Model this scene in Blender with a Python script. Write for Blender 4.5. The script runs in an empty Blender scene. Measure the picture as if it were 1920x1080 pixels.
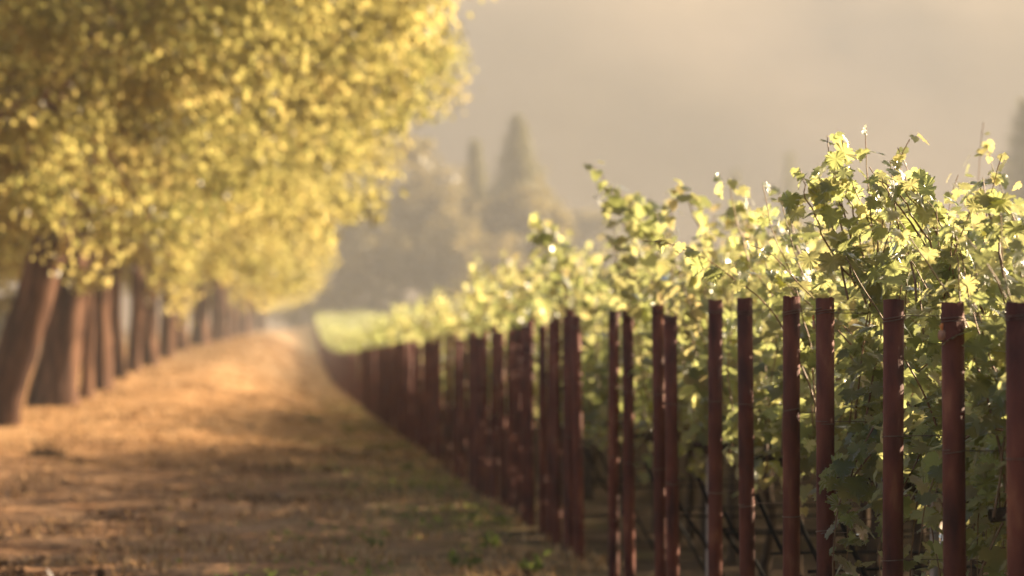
import bpy, math, random
import numpy as np
from mathutils import Vector, Matrix, Euler

S = bpy.context.scene
COL = S.collection
R = np.random.default_rng(11)
random.seed(11)

# ------------------------------------------------------------------ camera
F = 5333.0                                   # focal length in photo pixels (100 mm on 36 mm, 1920 wide)
CAM_H = 1.34
YAW, PITCH = math.atan(400 / F), math.atan(136 / F)
cam = bpy.data.cameras.new('camera')
cam.lens, cam.sensor_width, cam.clip_start, cam.clip_end = 100, 36, 0.1, 5000
cam.dof.use_dof, cam.dof.focus_distance, cam.dof.aperture_fstop = True, 9.3, 2.5
cam_o = bpy.data.objects.new('camera', cam)
cam_o.location = (0, 0, CAM_H)
cam_o.rotation_euler = (math.pi / 2 + PITCH, 0, -YAW)
COL.objects.link(cam_o)
S.camera = cam_o

# ------------------------------------------------------------------ light
SUN_AZ, SUN_EL = math.radians(67), math.radians(18.3)
world = bpy.data.worlds.new('World')
S.world = world
world.use_nodes = True
wn = world.node_tree
sky = wn.nodes.new('ShaderNodeTexSky')
sky.sky_type = 'NISHITA'
sky.sun_disc = False
sky.sun_elevation, sky.sun_rotation = SUN_EL, SUN_AZ
sky.dust_density = 3.0
bg = wn.nodes['Background']
bg.inputs['Strength'].default_value = 0.05
wn.links.new(sky.outputs[0], bg.inputs['Color'])
sl = bpy.data.lights.new('sun', 'SUN')
sl.energy, sl.angle, sl.color = 5.0, math.radians(0.5), (1.0, 0.80, 0.54)
so = bpy.data.objects.new('sun', sl)
to_sun = Vector((math.sin(SUN_AZ) * math.cos(SUN_EL), math.cos(SUN_AZ) * math.cos(SUN_EL), math.sin(SUN_EL)))
so.rotation_euler = to_sun.to_track_quat('Z', 'Y').to_euler()
so.location = (40, 20, 30)
COL.objects.link(so)

S.view_settings.view_transform = 'Standard'
S.view_settings.look = 'None'
S.view_settings.exposure = 2.1
S.view_settings.gamma = 1
S.view_settings.use_curve_mapping = False
S.render.engine = 'CYCLES'
cy = S.cycles
cy.use_denoising = True
cy.max_bounces, cy.diffuse_bounces, cy.glossy_bounces = 8, 4, 2
cy.transmission_bounces, cy.transparent_max_bounces, cy.volume_bounces = 4, 4, 1
cy.sample_clamp_indirect = 4.0
HAZE = 0.00042

# ------------------------------------------------------------------ ground shape
def sstep(x, a, b):
    t = np.clip((np.asarray(x, float) - a) / (b - a), 0, 1)
    return t * t * (3 - 2 * t)
TY = [0, 34, 48, 58, 66, 72, 79, 85, 95, 107, 124, 157, 190, 242, 350, 400, 2000]
TZ = [0, 0.06, .27, .42, .55, .70, .85, 1.0, 1.2, 1.5, 1.8, 2.25, 2.7, 3.4, 5.1, 5.4, 5.4]
def g_fence(Y):
    Y = np.clip(np.asarray(Y, float), 0, 370)
    return np.where(Y > 110, .00009 * (Y - 110) ** 2, 0)
def g_road(Y):
    Y = np.asarray(Y, float)
    return (np.interp(Y - 5, TY, TZ) + np.interp(Y, TY, TZ) + np.interp(Y + 5, TY, TZ)) / 3
def ground(X, Y):
    a, b = g_fence(Y), g_road(Y)
    return a + (b - a) * sstep(-np.asarray(X, float), -1.5, 3.2)
def at(px, py, Y):
    """world point seen at photo pixel (px, py) at forward distance Y"""
    v = Euler(cam_o.rotation_euler).to_matrix() @ Vector(((px - 960) / F, (540 - py) / F, -1))
    k = Y / v.y
    return Vector((0, 0, CAM_H)) + v * k

# ------------------------------------------------------------------ helpers
def mesh_np(name, V, faces, mats, tint=None, smooth=False, midx=None):
    """faces: list of int arrays (n,3) or (n,4)"""
    me = bpy.data.meshes.new(name)
    V = np.asarray(V, np.float32)
    faces = [np.asarray(f, np.int32) for f in faces if len(f)]
    nl = sum(f.size for f in faces); nf = sum(len(f) for f in faces)
    me.vertices.add(len(V)); me.vertices.foreach_set('co', V.ravel())
    me.loops.add(nl); me.polygons.add(nf)
    me.loops.foreach_set('vertex_index', np.concatenate([f.ravel() for f in faces]))
    ls, st = [], 0
    for f in faces:
        k = f.shape[1]
        ls.append(st + np.arange(len(f)) * k); st += f.size
    me.polygons.foreach_set('loop_start', np.concatenate(ls).astype(np.int32))
    if smooth:
        me.polygons.foreach_set('use_smooth', np.ones(nf, bool))
    if midx is not None:
        me.polygons.foreach_set('material_index', np.asarray(midx, np.int32))
    if tint is not None:
        at_ = me.attributes.new('tint', 'FLOAT', 'POINT')
        at_.data.foreach_set('value', np.asarray(tint, np.float32))
    for m in (mats if isinstance(mats, (list, tuple)) else [mats]):
        me.materials.append(m)
    me.update(calc_edges=True)
    return me

def link(name, me, parent=None, loc=None, rot=None):
    o = bpy.data.objects.new(name, me)
    COL.objects.link(o)
    if parent is not None: o.parent = parent
    if loc is not None: o.location = loc
    if rot is not None: o.rotation_euler = rot
    return o
def thing(name, label, cat, loc=(0, 0, 0), rotz=0, group=None):
    o = link(name, None, None, loc, (0, 0, rotz))
    o.empty_display_size = .1
    return tag(o, label, cat, group)
def tag(o, label, cat, group=None):
    o['label'] = label; o['category'] = cat
    if group: o['group'] = group
    return o
def kind(o, k):
    o['kind'] = k
    return o
def dup(root, loc, rotz=0, scale=1.0, label=None):
    r = root.copy(); COL.objects.link(r)
    r.location = loc; r.rotation_euler = (0, 0, rotz); r.scale = (scale,) * 3 if not hasattr(scale, '__len__') else scale
    if label: r['label'] = label
    for ch in list(root.children):
        c = ch.copy(); COL.objects.link(c); c.parent = r
        for gch in list(ch.children):
            d = gch.copy(); COL.objects.link(d); d.parent = c
    return r

class Buf:
    def __init__(s): s.V, s.F, s.T, s.n = [], [], [], 0
    def add(s, V, f, t=0.5):
        V = np.asarray(V, float)
        s.V.append(V); s.F.append(np.asarray(f, int) + s.n)
        s.T.append(np.broadcast_to(np.asarray(t, float), (len(V),)))
        s.n += len(V)
    def mesh(s, name, mat, smooth=False):
        by = {}
        for f in s.F: by.setdefault(f.shape[1], []).append(f)
        return mesh_np(name, np.concatenate(s.V), [np.concatenate(v) for v in by.values()], mat, np.concatenate(s.T), smooth)

def tube(P, rad, k=6, wob=0.0, rng=R, cap=True):
    """tapered tube along the points P; returns V, quads (cap folded in as degenerate-free fan of quads)"""
    P = np.asarray(P, float); n = len(P)
    rad = np.broadcast_to(np.asarray(rad, float), (n,))
    T = np.gradient(P, axis=0); T /= np.linalg.norm(T, axis=1)[:, None] + 1e-9
    up = np.array([0, 1, 0.]) if abs(T[:, 1]).mean() < .8 else np.array([1., 0, 0])
    A = np.cross(T, up); A /= np.linalg.norm(A, axis=1)[:, None] + 1e-9
    B = np.cross(T, A)
    th = np.arange(k) / k * 2 * math.pi
    rr = rad[:, None] * (1 + wob * rng.normal(size=(n, k)))
    V = P[:, None] + A[:, None] * (np.cos(th) * rr)[..., None] + B[:, None] * (np.sin(th) * rr)[..., None]
    i = np.arange(n - 1)[:, None] * k; j = np.arange(k)[None]; j2 = (j + 1) % k
    Q = np.stack([i + j, i + j2, i + k + j2, i + k + j], -1).reshape(-1, 4)
    return V.reshape(-1, 3), Q

# ------------------------------------------------------------------ materials
def mat(name):
    m = bpy.data.materials.new(name); m.use_nodes = True
    nt = m.node_tree; nt.nodes.clear()
    out = nt.nodes.new('ShaderNodeOutputMaterial')
    return m, nt, out
def node(nt, t, **kw):
    n = nt.nodes.new(t)
    for k, v in kw.items():
        if k.startswith('i_'): n.inputs[k[2:].replace('_', ' ')].default_value = v
        else: setattr(n, k, v)
    return n
def ramp(nt, fac, stops):
    r = nt.nodes.new('ShaderNodeValToRGB')
    el = r.color_ramp.elements
    while len(el) < len(stops): el.new(0.5)
    for e, (p, c) in zip(el, stops): e.position = p; e.color = (*c, 1)
    nt.links.new(fac, r.inputs['Fac'])
    return r.outputs['Color']

def leaf_mat(name, refl, trans, tmix=.5, gloss=.12, rough=.38, attr=True):
    """refl / trans: three colours along the leaf's own tint (dark green - mid - yellowed)"""
    m, nt, out = mat(name); L = nt.links.new
    a = node(nt, 'ShaderNodeAttribute', attribute_name='tint')
    oi = node(nt, 'ShaderNodeObjectInfo')
    ad = node(nt, 'ShaderNodeMath', operation='MULTIPLY_ADD'); ad.inputs[1].default_value = .12; L(oi.outputs['Random'], ad.inputs[0]); L(a.outputs['Fac'], ad.inputs[2])
    c1 = ramp(nt, ad.outputs[0], [(0, refl[0]), (.5, refl[1]), (1, refl[2])])
    c2 = ramp(nt, ad.outputs[0], [(0, trans[0]), (.5, trans[1]), (1, trans[2])])
    d = node(nt, 'ShaderNodeBsdfDiffuse'); t = node(nt, 'ShaderNodeBsdfTranslucent')
    L(c1, d.inputs['Color']); L(c2, t.inputs['Color'])
    mx = node(nt, 'ShaderNodeMixShader'); mx.inputs[0].default_value = tmix
    L(d.outputs[0], mx.inputs[1]); L(t.outputs[0], mx.inputs[2])
    g = node(nt, 'ShaderNodeBsdfGlossy', i_Roughness=rough); g.inputs['Color'].default_value = (1, 1, 1, 1)
    fr = node(nt, 'ShaderNodeFresnel', i_IOR=1.42)
    mf = node(nt, 'ShaderNodeMath', operation='MULTIPLY'); mf.inputs[1].default_value = gloss / .12
    L(fr.outputs[0], mf.inputs[0])
    mg = node(nt, 'ShaderNodeMixShader')
    L(mf.outputs[0], mg.inputs[0]); L(mx.outputs[0], mg.inputs[1]); L(g.outputs[0], mg.inputs[2])
    L(mg.outputs[0], out.inputs['Surface'])
    return m

M_VINE = leaf_mat('vine_leaf', [(.03, .045, .02), (.055, .074, .03), (.14, .115, .045)],
                  [(.34, .38, .10), (.56, .59, .22), (.78, .62, .28)], .6, .07, .34)
M_TREE = leaf_mat('tree_leaf', [(.055, .065, .022), (.11, .105, .035), (.19, .155, .05)],
                  [(.22, .215, .065), (.46, .395, .13), (.60, .46, .17)], .66, .006, .5)
M_FAR = leaf_mat('far_leaf', [(.04, .036, .018), (.085, .07, .032), (.13, .10, .045)],
                 [(.14, .12, .04), (.30, .24, .08), (.42, .32, .11)], .5, .02, .5)
M_NEEDLE = leaf_mat('needle', [(.04, .055, .028), (.07, .085, .04), (.11, .11, .05)],
                    [(.10, .11, .04), (.24, .22, .08), (.34, .28, .10)], .42, .02, .5)

def bsdf_mat(name, stops, scale=8, rough=.8, bump=.3, bscale=40, stretch=(1, 1, 1), detail=6, metal=0, spec=.5):
    m, nt, out = mat(name); L = nt.links.new
    tc = node(nt, 'ShaderNodeTexCoord'); mp = node(nt, 'ShaderNodeMapping')
    mp.inputs['Scale'].default_value = stretch
    oi = node(nt, 'ShaderNodeObjectInfo')
    va = node(nt, 'ShaderNodeVectorMath', operation='ADD')
    sc = node(nt, 'ShaderNodeVectorMath', operation='SCALE'); sc.inputs['Scale'].default_value = 17
    cx = node(nt, 'ShaderNodeCombineXYZ'); L(oi.outputs['Random'], cx.inputs[0]); L(oi.outputs['Random'], cx.inputs[2])
    L(cx.outputs[0], sc.inputs[0]); L(tc.outputs['Object'], va.inputs[0]); L(sc.outputs[0], va.inputs[1])
    L(va.outputs[0], mp.inputs['Vector'])
    n1 = node(nt, 'ShaderNodeTexNoise', i_Scale=scale, i_Detail=detail); L(mp.outputs[0], n1.inputs['Vector'])
    n2 = node(nt, 'ShaderNodeTexNoise', i_Scale=bscale, i_Detail=5); L(mp.outputs[0], n2.inputs['Vector'])
    c = ramp(nt, n1.outputs['Fac'], stops)
    b = node(nt, 'ShaderNodeBsdfPrincipled', i_Roughness=rough, i_Metallic=metal)
    b.inputs['Specular IOR Level'].default_value = spec
    L(c, b.inputs['Base Color'])
    bp = node(nt, 'ShaderNodeBump', i_Strength=bump, i_Distance=.02); L(n2.outputs['Fac'], bp.inputs['Height']); L(bp.outputs[0], b.inputs['Normal'])
    L(b.outputs[0], out.inputs['Surface'])
    return m
M_RUST = bsdf_mat('rusted_steel', [(.28, (.035, .010, .008)), (.48, (.100, .025, .015)), (.62, (.145, .038, .021)), (.76, (.24, .085, .042))], 14, .7, .25, 90, (1, 1, .35), spec=.2)
M_WIRE = bsdf_mat('weathered_wire', [(.3, (.10, .06, .045)), (.7, (.2, .13, .1))], 30, .5, .1, 80, metal=.6)
M_TAG = bsdf_mat('faded_tag', [(.3, (.36, .17, .10)), (.7, (.45, .23, .14))], 30, .6, .1, 60)
M_INK = bsdf_mat('tag_ink', [(.3, (.10, .06, .05)), (.7, (.13, .08, .06))], 30, .7, .1, 60)
M_TIE = bsdf_mat('tag_tie', [(.3, (.5, .16, .04)), (.7, (.6, .2, .05))], 30, .5, .1, 60)
M_HOSE = bsdf_mat('drip_hose', [(.3, (.008, .008, .008)), (.7, (.014, .012, .012))], 20, .85, .1, 60, spec=.08)
M_STAKE = bsdf_mat('pale_stake', [(.3, (.24, .18, .14)), (.7, (.36, .28, .22))], 12, .7, .2, 60)
M_BARKV = bsdf_mat('vine_bark', [(.3, (.03, .02, .014)), (.5, (.07, .045, .03)), (.7, (.12, .08, .055))], 20, .95, .9, 60, (3, 3, .4), spec=.1)
M_CANE = bsdf_mat('vine_cane', [(.3, (.12, .06, .025)), (.55, (.2, .10, .04)), (.75, (.17, .15, .05))], 12, .6, .2, 60)
M_BARK = bsdf_mat('tree_bark', [(.3, (.028, .012, .008)), (.5, (.075, .036, .022)), (.7, (.20, .108, .066))], 2.2, .95, 1.0, 9, (2.2, 2.2, .3), spec=.1)
M_PALEBARK = bsdf_mat('pale_bark', [(.3, (.4, .34, .28)), (.7, (.55, .48, .4))], 1.5, .9, .5, 6, (1, 1, .3), spec=.1)
M_CLOD = bsdf_mat('dead_leaf_clump', [(.3, (.03, .02, .012)), (.6, (.07, .045, .025)), (.8, (.13, .08, .04))], 14, .95, .8, 40, spec=.1)
M_STRAW = leaf_mat('straw', [(.20, .11, .05), (.46, .27, .13), (.60, .39, .2)], [(.1, .06, .03), (.2, .13, .06), (.3, .2, .1)], .25, .0, .5)
M_LITTER = leaf_mat('dry_leaf', [(.05, .026, .014), (.11, .055, .028), (.24, .13, .06)], [(.05, .025, .012), (.10, .05, .02), (.2, .1, .04)], .25, .01, .6)
M_WEED = leaf_mat('weed_leaf', [(.04, .075, .02), (.07, .11, .03), (.12, .13, .04)], [(.12, .18, .03), (.2, .26, .05), (.3, .3, .08)], .45, .0, .4)

def ground_mat():
    m, nt, out = mat('dry_grass_ground'); L = nt.links.new
    tc = node(nt, 'ShaderNodeTexCoord')
    def noise(s, d=6, v=None):
        n = node(nt, 'ShaderNodeTexNoise', i_Scale=s, i_Detail=d); L(v or tc.outputs['Object'], n.inputs['Vector']); return n.outputs['Fac']
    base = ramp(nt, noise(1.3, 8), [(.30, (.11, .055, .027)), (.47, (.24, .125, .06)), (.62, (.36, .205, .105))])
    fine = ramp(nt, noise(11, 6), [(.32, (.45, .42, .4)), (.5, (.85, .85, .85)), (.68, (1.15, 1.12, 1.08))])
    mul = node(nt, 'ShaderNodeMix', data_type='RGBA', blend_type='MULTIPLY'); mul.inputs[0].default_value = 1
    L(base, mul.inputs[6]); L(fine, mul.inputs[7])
    # shaded near earth painted darker, sunlit dry straw beyond it painted paler
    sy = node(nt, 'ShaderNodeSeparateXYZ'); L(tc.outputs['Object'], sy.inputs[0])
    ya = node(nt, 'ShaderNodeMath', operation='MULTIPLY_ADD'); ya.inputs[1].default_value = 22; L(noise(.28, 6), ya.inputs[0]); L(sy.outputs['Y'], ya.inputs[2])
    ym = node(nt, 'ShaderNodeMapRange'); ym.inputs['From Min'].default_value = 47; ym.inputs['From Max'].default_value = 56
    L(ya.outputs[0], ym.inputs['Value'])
    lit_straw = ramp(nt, noise(2.2, 7), [(.30, (.30, .155, .068)), (.5, (.44, .245, .11)), (.68, (.52, .32, .16))])
    ma = node(nt, 'ShaderNodeMix', data_type='RGBA'); L(ym.outputs[0], ma.inputs[0]); L(mul.outputs[2], ma.inputs[6]); L(lit_straw, ma.inputs[7])
    ym2 = node(nt, 'ShaderNodeMapRange'); ym2.inputs['From Min'].default_value = 82; ym2.inputs['From Max'].default_value = 125
    L(ya.outputs[0], ym2.inputs['Value'])
    dull = ramp(nt, noise(.9, 6), [(.32, (.20, .13, .07)), (.55, (.29, .19, .105)), (.7, (.34, .235, .135))])  # greyer far road, toned down in colour for the tree shade there
    mb = node(nt, 'ShaderNodeMix', data_type='RGBA'); L(ym2.outputs[0], mb.inputs[0]); L(ma.outputs[2], mb.inputs[6]); L(dull, mb.inputs[7])
    mul = mb
    # bare earth and green growth along the foot of the vines
    sx = node(nt, 'ShaderNodeSeparateXYZ'); L(tc.outputs['Object'], sx.inputs[0])
    nz = noise(.55, 4)
    a = node(nt, 'ShaderNodeMath', operation='MULTIPLY_ADD'); a.inputs[1].default_value = 4.5; L(nz, a.inputs[0]); L(sx.outputs['X'], a.inputs[2])
    mr = node(nt, 'ShaderNodeMapRange'); mr.inputs['From Min'].default_value = 2.0; mr.inputs['From Max'].default_value = 4.4; mr.inputs['To Max'].default_value = .75
    L(a.outputs[0], mr.inputs['Value'])
    verge = ramp(nt, noise(3.2, 6), [(.35, (.10, .065, .035)), (.5, (.17, .125, .06)), (.62, (.10, .115, .04)), (.75, (.2, .15, .08))])
    mx = node(nt, 'ShaderNodeMix', data_type='RGBA'); L(mr.outputs[0], mx.inputs[0]); L(mul.outputs[2], mx.inputs[6]); L(verge, mx.inputs[7])
    # earth between the vine rows, darkened in colour for the shade under them
    shaded_soil = ramp(nt, noise(5, 6), [(.3, (.03, .018, .011)), (.55, (.065, .04, .025)), (.72, (.11, .07, .042))])
    ms = node(nt, 'ShaderNodeMapRange'); ms.inputs['From Min'].default_value = 3.7; ms.inputs['From Max'].default_value = 4.6
    L(a.outputs[0], ms.inputs['Value'])
    m2 = node(nt, 'ShaderNodeMix', data_type='RGBA'); L(ms.outputs[0], m2.inputs[0]); L(mx.outputs[2], m2.inputs[6]); L(shaded_soil, m2.inputs[7])
    b = node(nt, 'ShaderNodeBsdfPrincipled', i_Roughness=1.0); b.inputs['Specular IOR Level'].default_value = .05
    L(m2.outputs[2], b.inputs['Base Color'])
    bp = node(nt, 'ShaderNodeBump', i_Strength=.7, i_Distance=.05); L(noise(16, 8), bp.inputs['Height']); L(bp.outputs[0], b.inputs['Normal'])
    L(b.outputs[0], out.inputs['Surface'])
    return m
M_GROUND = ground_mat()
M_HILL = bsdf_mat('hill_scrub', [(.3, (.14, .115, .08)), (.5, (.20, .16, .115)), (.68, (.27, .21, .155))], .012, 1, .3, .25, spec=.0)

# ------------------------------------------------------------------ ground
def vnoise(X, Y, s, seed):
    """cheap smooth value noise on arrays"""
    rg = np.random.default_rng(seed); G = rg.random((256, 256))
    x, y = X * s, Y * s; xi, yi = np.floor(x).astype(int), np.floor(y).astype(int)
    fx, fy = x - xi, y - yi; fx, fy = fx * fx * (3 - 2 * fx), fy * fy * (3 - 2 * fy)
    g = lambda a, b: G[a % 256, b % 256]
    return (g(xi, yi) * (1 - fx) + g(xi + 1, yi) * fx) * (1 - fy) + (g(xi, yi + 1) * (1 - fx) + g(xi + 1, yi + 1) * fx) * fy - .5
def relief(X, Y):
    near = sstep(-np.asarray(Y, float), -140, -70)
    return near * (.10 * vnoise(X, Y, .33, 3) + .06 * vnoise(X, Y, 1.2, 4) + .05 * vnoise(X, Y, 4.1, 5) + .16 * vnoise(X * .12, Y, .17, 8)) * (1 - .6 * sstep(X, 1.2, 2.2))
xs = np.concatenate([np.linspace(-600, -60, 14), np.linspace(-50, -8, 22), np.arange(-7.4, 3.2, .11), np.linspace(3.4, 30, 40), np.linspace(40, 880, 22)])
ys = np.concatenate([np.linspace(-50, 2, 14), np.linspace(4, 14, 14), np.arange(14.3, 62, .17), np.linspace(63, 160, 130), np.linspace(164, 420, 70), np.linspace(440, 1000, 12)])
GX, GY = np.meshgrid(xs, ys, indexing='ij')
GZ = ground(GX, GY) + relief(GX, GY)
nx, ny = GX.shape
ii = (np.arange(nx - 1)[:, None] * ny + np.arange(ny - 1)[None]).ravel()
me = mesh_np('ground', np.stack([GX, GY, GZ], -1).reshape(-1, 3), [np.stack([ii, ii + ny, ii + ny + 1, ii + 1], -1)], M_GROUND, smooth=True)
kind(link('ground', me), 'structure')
def gz(X, Y): return float(ground(X, Y) + relief(np.array([float(X)]), np.array([float(Y)]))[0])

# hillside behind everything
hx = np.linspace(-560, 840, 90); hy = np.linspace(465, 980, 46)
HX, HY = np.meshgrid(hx, hy, indexing='ij')
prof = sstep(HY, 465, 670) * 88 + 4
HZ = prof * (1 + .16 * vnoise(HX, HY, .008, 21) + .06 * vnoise(HX, HY, .03, 22)) + 2.5 * vnoise(HX, HY, .1, 23) * sstep(HY, 465, 540)
nx2, ny2 = HX.shape
ii = (np.arange(nx2 - 1)[:, None] * ny2 + np.arange(ny2 - 1)[None]).ravel()
kind(link('hill', mesh_np('hill', np.stack([HX, HY, HZ], -1).reshape(-1, 3), [np.stack([ii, ii + ny2, ii + ny2 + 1, ii + 1], -1)], M_HILL, smooth=True)), 'structure')

# ------------------------------------------------------------------ leaves
def vine_leaf_template(full=True, var=0, teeth=True):
    """five-lobed grape leaf, unit length, petiole joint at the origin, tip towards -Y, face +Z"""
    if full:
        pts = [(.0, .0), (.10, .16), (.30, .20), (.36, .05), (.50, .04), (.46, -.16), (.56, -.34), (.38, -.36), (.30, -.46), (.36, -.62), (.20, -.66), (.10, -.84), (0, -1.0)]
    else:
        pts = [(.0, .0), (.26, .2), (.52, -.04), (.40, -.34), (.34, -.62), (0, -1.0)]
    rg = np.random.default_rng(100 + var)
    L = [(-x, y) for x, y in pts[1:-1]][::-1]
    P = np.array(pts + L)
    P[1:] += rg.normal(0, .018, P[1:].shape)
    if full and teeth:                        # a tooth on every edge of the margin
        o = []
        for i in range(len(P)):
            a, b_ = P[i], P[(i + 1) % len(P)]; o.append(a)
            if 0 < i < len(P) - 1:
                e = b_ - a; nrm = np.array([e[1], -e[0]]) * -1
                if nrm @ ((a + b_) / 2 - [0, -.3]) < 0: nrm = -nrm
                o.append(a + e * .45 - nrm * .16); o.append(a + e * .68 + nrm * .14)
        P = np.array(o)
    P = np.vstack([P, [[0, -.3]]])
    c = len(P) - 1
    z = -.25 * np.abs(P[:, 0]) ** 1.5 * rg.uniform(-.3, 1.3) - .22 * (P[:, 1] + .3) ** 2 * rg.uniform(.2, 1.4) + rg.normal(0, .02, len(P))
    z[c] = rg.uniform(-.02, .03)
    Fc = np.array([[c, i, (i + 1) % c] for i in range(c)])[:, ::-1]
    return np.column_stack([P, z]), Fc
LEAF_HI = [vine_leaf_template(True, k) for k in range(8)]
LEAF_MID = [vine_leaf_template(True, 20 + k, False) for k in range(8)]
LEAF_LO = [vine_leaf_template(False, k) for k in range(6)]
def frames(nrm, tip):
    """rotation matrices with local Z = nrm, local -Y as near tip as possible"""
    nrm = nrm / (np.linalg.norm(nrm, axis=1)[:, None] + 1e-9)
    y = -(tip - (tip * nrm).sum(1)[:, None] * nrm); y /= np.linalg.norm(y, axis=1)[:, None] + 1e-9
    x = np.cross(y, nrm)
    return np.stack([x, y, nrm], -1)
def stamp(buf, templ, pos, Rm, sc, tint, rng):
    k = rng.integers(0, len(templ), len(pos))
    for j, (V0, F0) in enumerate(templ):
        s = np.where(k == j)[0]
        if not len(s): continue
        V = np.einsum('nij,kj->nki', Rm[s], V0) * sc[s][:, None, None] + pos[s][:, None]
        f = F0[None] + (np.arange(len(s)) * len(V0))[:, None, None]
        buf.add(V.reshape(-1, 3), f.reshape(-1, 3), np.repeat(tint[s], len(V0)))

# ------------------------------------------------------------------ grapevines
def vine_layout(rng, L=1.6, nsh=15, top=1.95, step=.058, lat=1.1, tall=0.15, hang=.6, xr0=0.0, extra=(), org=(0, 0, 0), clip=-.02):
    """leaf positions and shoots of one plant whose canopy fills x 0..L of a hedge along +X; z=0 at the ground"""
    shoots, pos, nrm, tip, sc, tint = [], [], [], [], [], []
    for s in range(nsh):
        x0 = xr0 + (s + rng.uniform(.1, .9)) / nsh * (L - xr0)
        h = (top - .95) * rng.uniform(.82, 1.1)
        if rng.random() < tall: h += rng.uniform(.12, .4)
        n = int(h / step) + 3
        d = np.array([rng.normal(-.07, .17), rng.normal(0, .14), 1.0])
        p = np.array([x0, rng.normal(0, .05), .92 + rng.normal(0, .04)]); P = [p.copy()]
        droop = rng.uniform(.0, .05) if rng.random() < .6 else rng.uniform(.05, .13)
        for i in range(n):
            d += rng.normal(0, .07, 3) + np.array([0, 0, -droop * (i / n) ** 2 * 1.2])
            if p[2] < 1.6: d[1] -= p[1] * .35
            d[0] *= .97
            d /= np.linalg.norm(d); p = p + d * step; P.append(p.copy())
        shoots.append(np.array(P))
    for s in range(int(nsh * hang)):       # shoots flopping down the flanks
        side = rng.choice([-1, 1])
        p = np.array([rng.uniform(.15, L), side * .12, rng.uniform(1.0, 1.35)]); P = [p.copy()]
        d = np.array([rng.normal(.05, .4), side * .6, .5])
        for i in range(int(rng.uniform(8, 26 if hang > 1 else 15))):
            d += rng.normal(0, .08, 3) + np.array([0, -side * .05, -.22]); d /= np.linalg.norm(d); p = p + d * step; P.append(p.copy())
            if p[0] < clip or p[2] < (.28 if hang > 1 else .5): break
        shoots.append(np.array(P))
    for e in extra:                        # a shoot drawn through given sight lines
        K = np.array([np.array(at(px, py, org[1] + .04 * (q % 2))) - org for q, (px, py) in enumerate(e)])
        u = np.linspace(0, 1, len(K)); ln = np.linalg.norm(np.diff(K, axis=0), axis=1).sum()
        w = np.linspace(0, 1, max(6, int(ln / .042)))
        shoots.append(np.column_stack([np.interp(w, u, K[:, j]) for j in range(3)]) + rng.normal(0, .005, (len(w), 3)))
    for si, P in enumerate(shoots):
        n = len(P); ex = si >= len(shoots) - len(extra)
        for i in range(1, n):
            if rng.random() < .06: continue
            t = i / n * (.72 if ex else 1); m = 1 if rng.random() > lat - 1 else 2
            m += (not ex) and rng.random() < (.55 if P[i][2] < 1.7 else .45)
            if ex and i > n - 3: m = 2
            for q in range(m):
                a = rng.uniform(0, 2 * math.pi)
                out = np.array([math.cos(a) * .8, math.sin(a), rng.uniform(-.2, .5)])
                pet = rng.uniform(.03, .10) * (1.1 - .7 * t ** 3)
                b = P[i] + out * pet
                if b[2] < .55 and hang < 1 and rng.random() < .7: continue
                pos.append(b)
                nn = np.array([out[0] * .55, out[1] * .8, .75]) + rng.normal(0, .42, 3)
                nrm.append(nn)
                tip.append(np.array([out[0], out[1], -1.1]) + rng.normal(0, .3, 3))
                size = rng.uniform(.054, .10) if t < (.58 if ex else .8) else rng.uniform(.03, .075)
                sc.append(size * (1.0 - .25 * t ** 2))
                tint.append(np.clip(rng.normal(.40 + .25 * t ** 2, .13) + (.45 if rng.random() < .03 else 0), 0, 1))
    f = lambda a: np.array(a, float)
    pos, nrm, tip, sc, tint = f(pos), f(nrm), f(tip), f(sc), f(tint)
    ok = (pos[:, 0] > clip) | (pos[:, 2] > 1.62)
    return shoots, pos[ok], nrm[ok], tip[ok], sc[ok], tint[ok]

def trunk_buf(rng, x0, L, k=6):
    b = Buf()
    n = 9
    z = np.linspace(-.06, .92, n)
    P = np.column_stack([x0 + np.cumsum(rng.normal(0, .012, n)), np.cumsum(rng.normal(0, .010, n)), z])
    V, Q = tube(P, np.linspace(.034, .022, n) * rng.uniform(.9, 1.2, n), k, .12, rng); b.add(V, Q)
    return b, P[-1]
def cordon_buf(rng, c, L):
    b = Buf(); n = 14
    x = np.linspace(.02, L, n)
    P = np.column_stack([x, np.cumsum(rng.normal(0, .006, n)), .90 + rng.normal(0, .012, n)])
    V, Q = tube(P, rng.uniform(.013, .022, n), 6, .15, rng); b.add(V, Q)
    return b

GREEN = 'rows of grapevines behind the steel end posts'
LEAF_ME = []
for k, (V0, F0) in enumerate(LEAF_HI):
    for tv in (.3, .45, .6):
        LEAF_ME.append(mesh_np('leaf', V0, [F0], M_VINE, np.full(len(V0), tv)))

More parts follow.
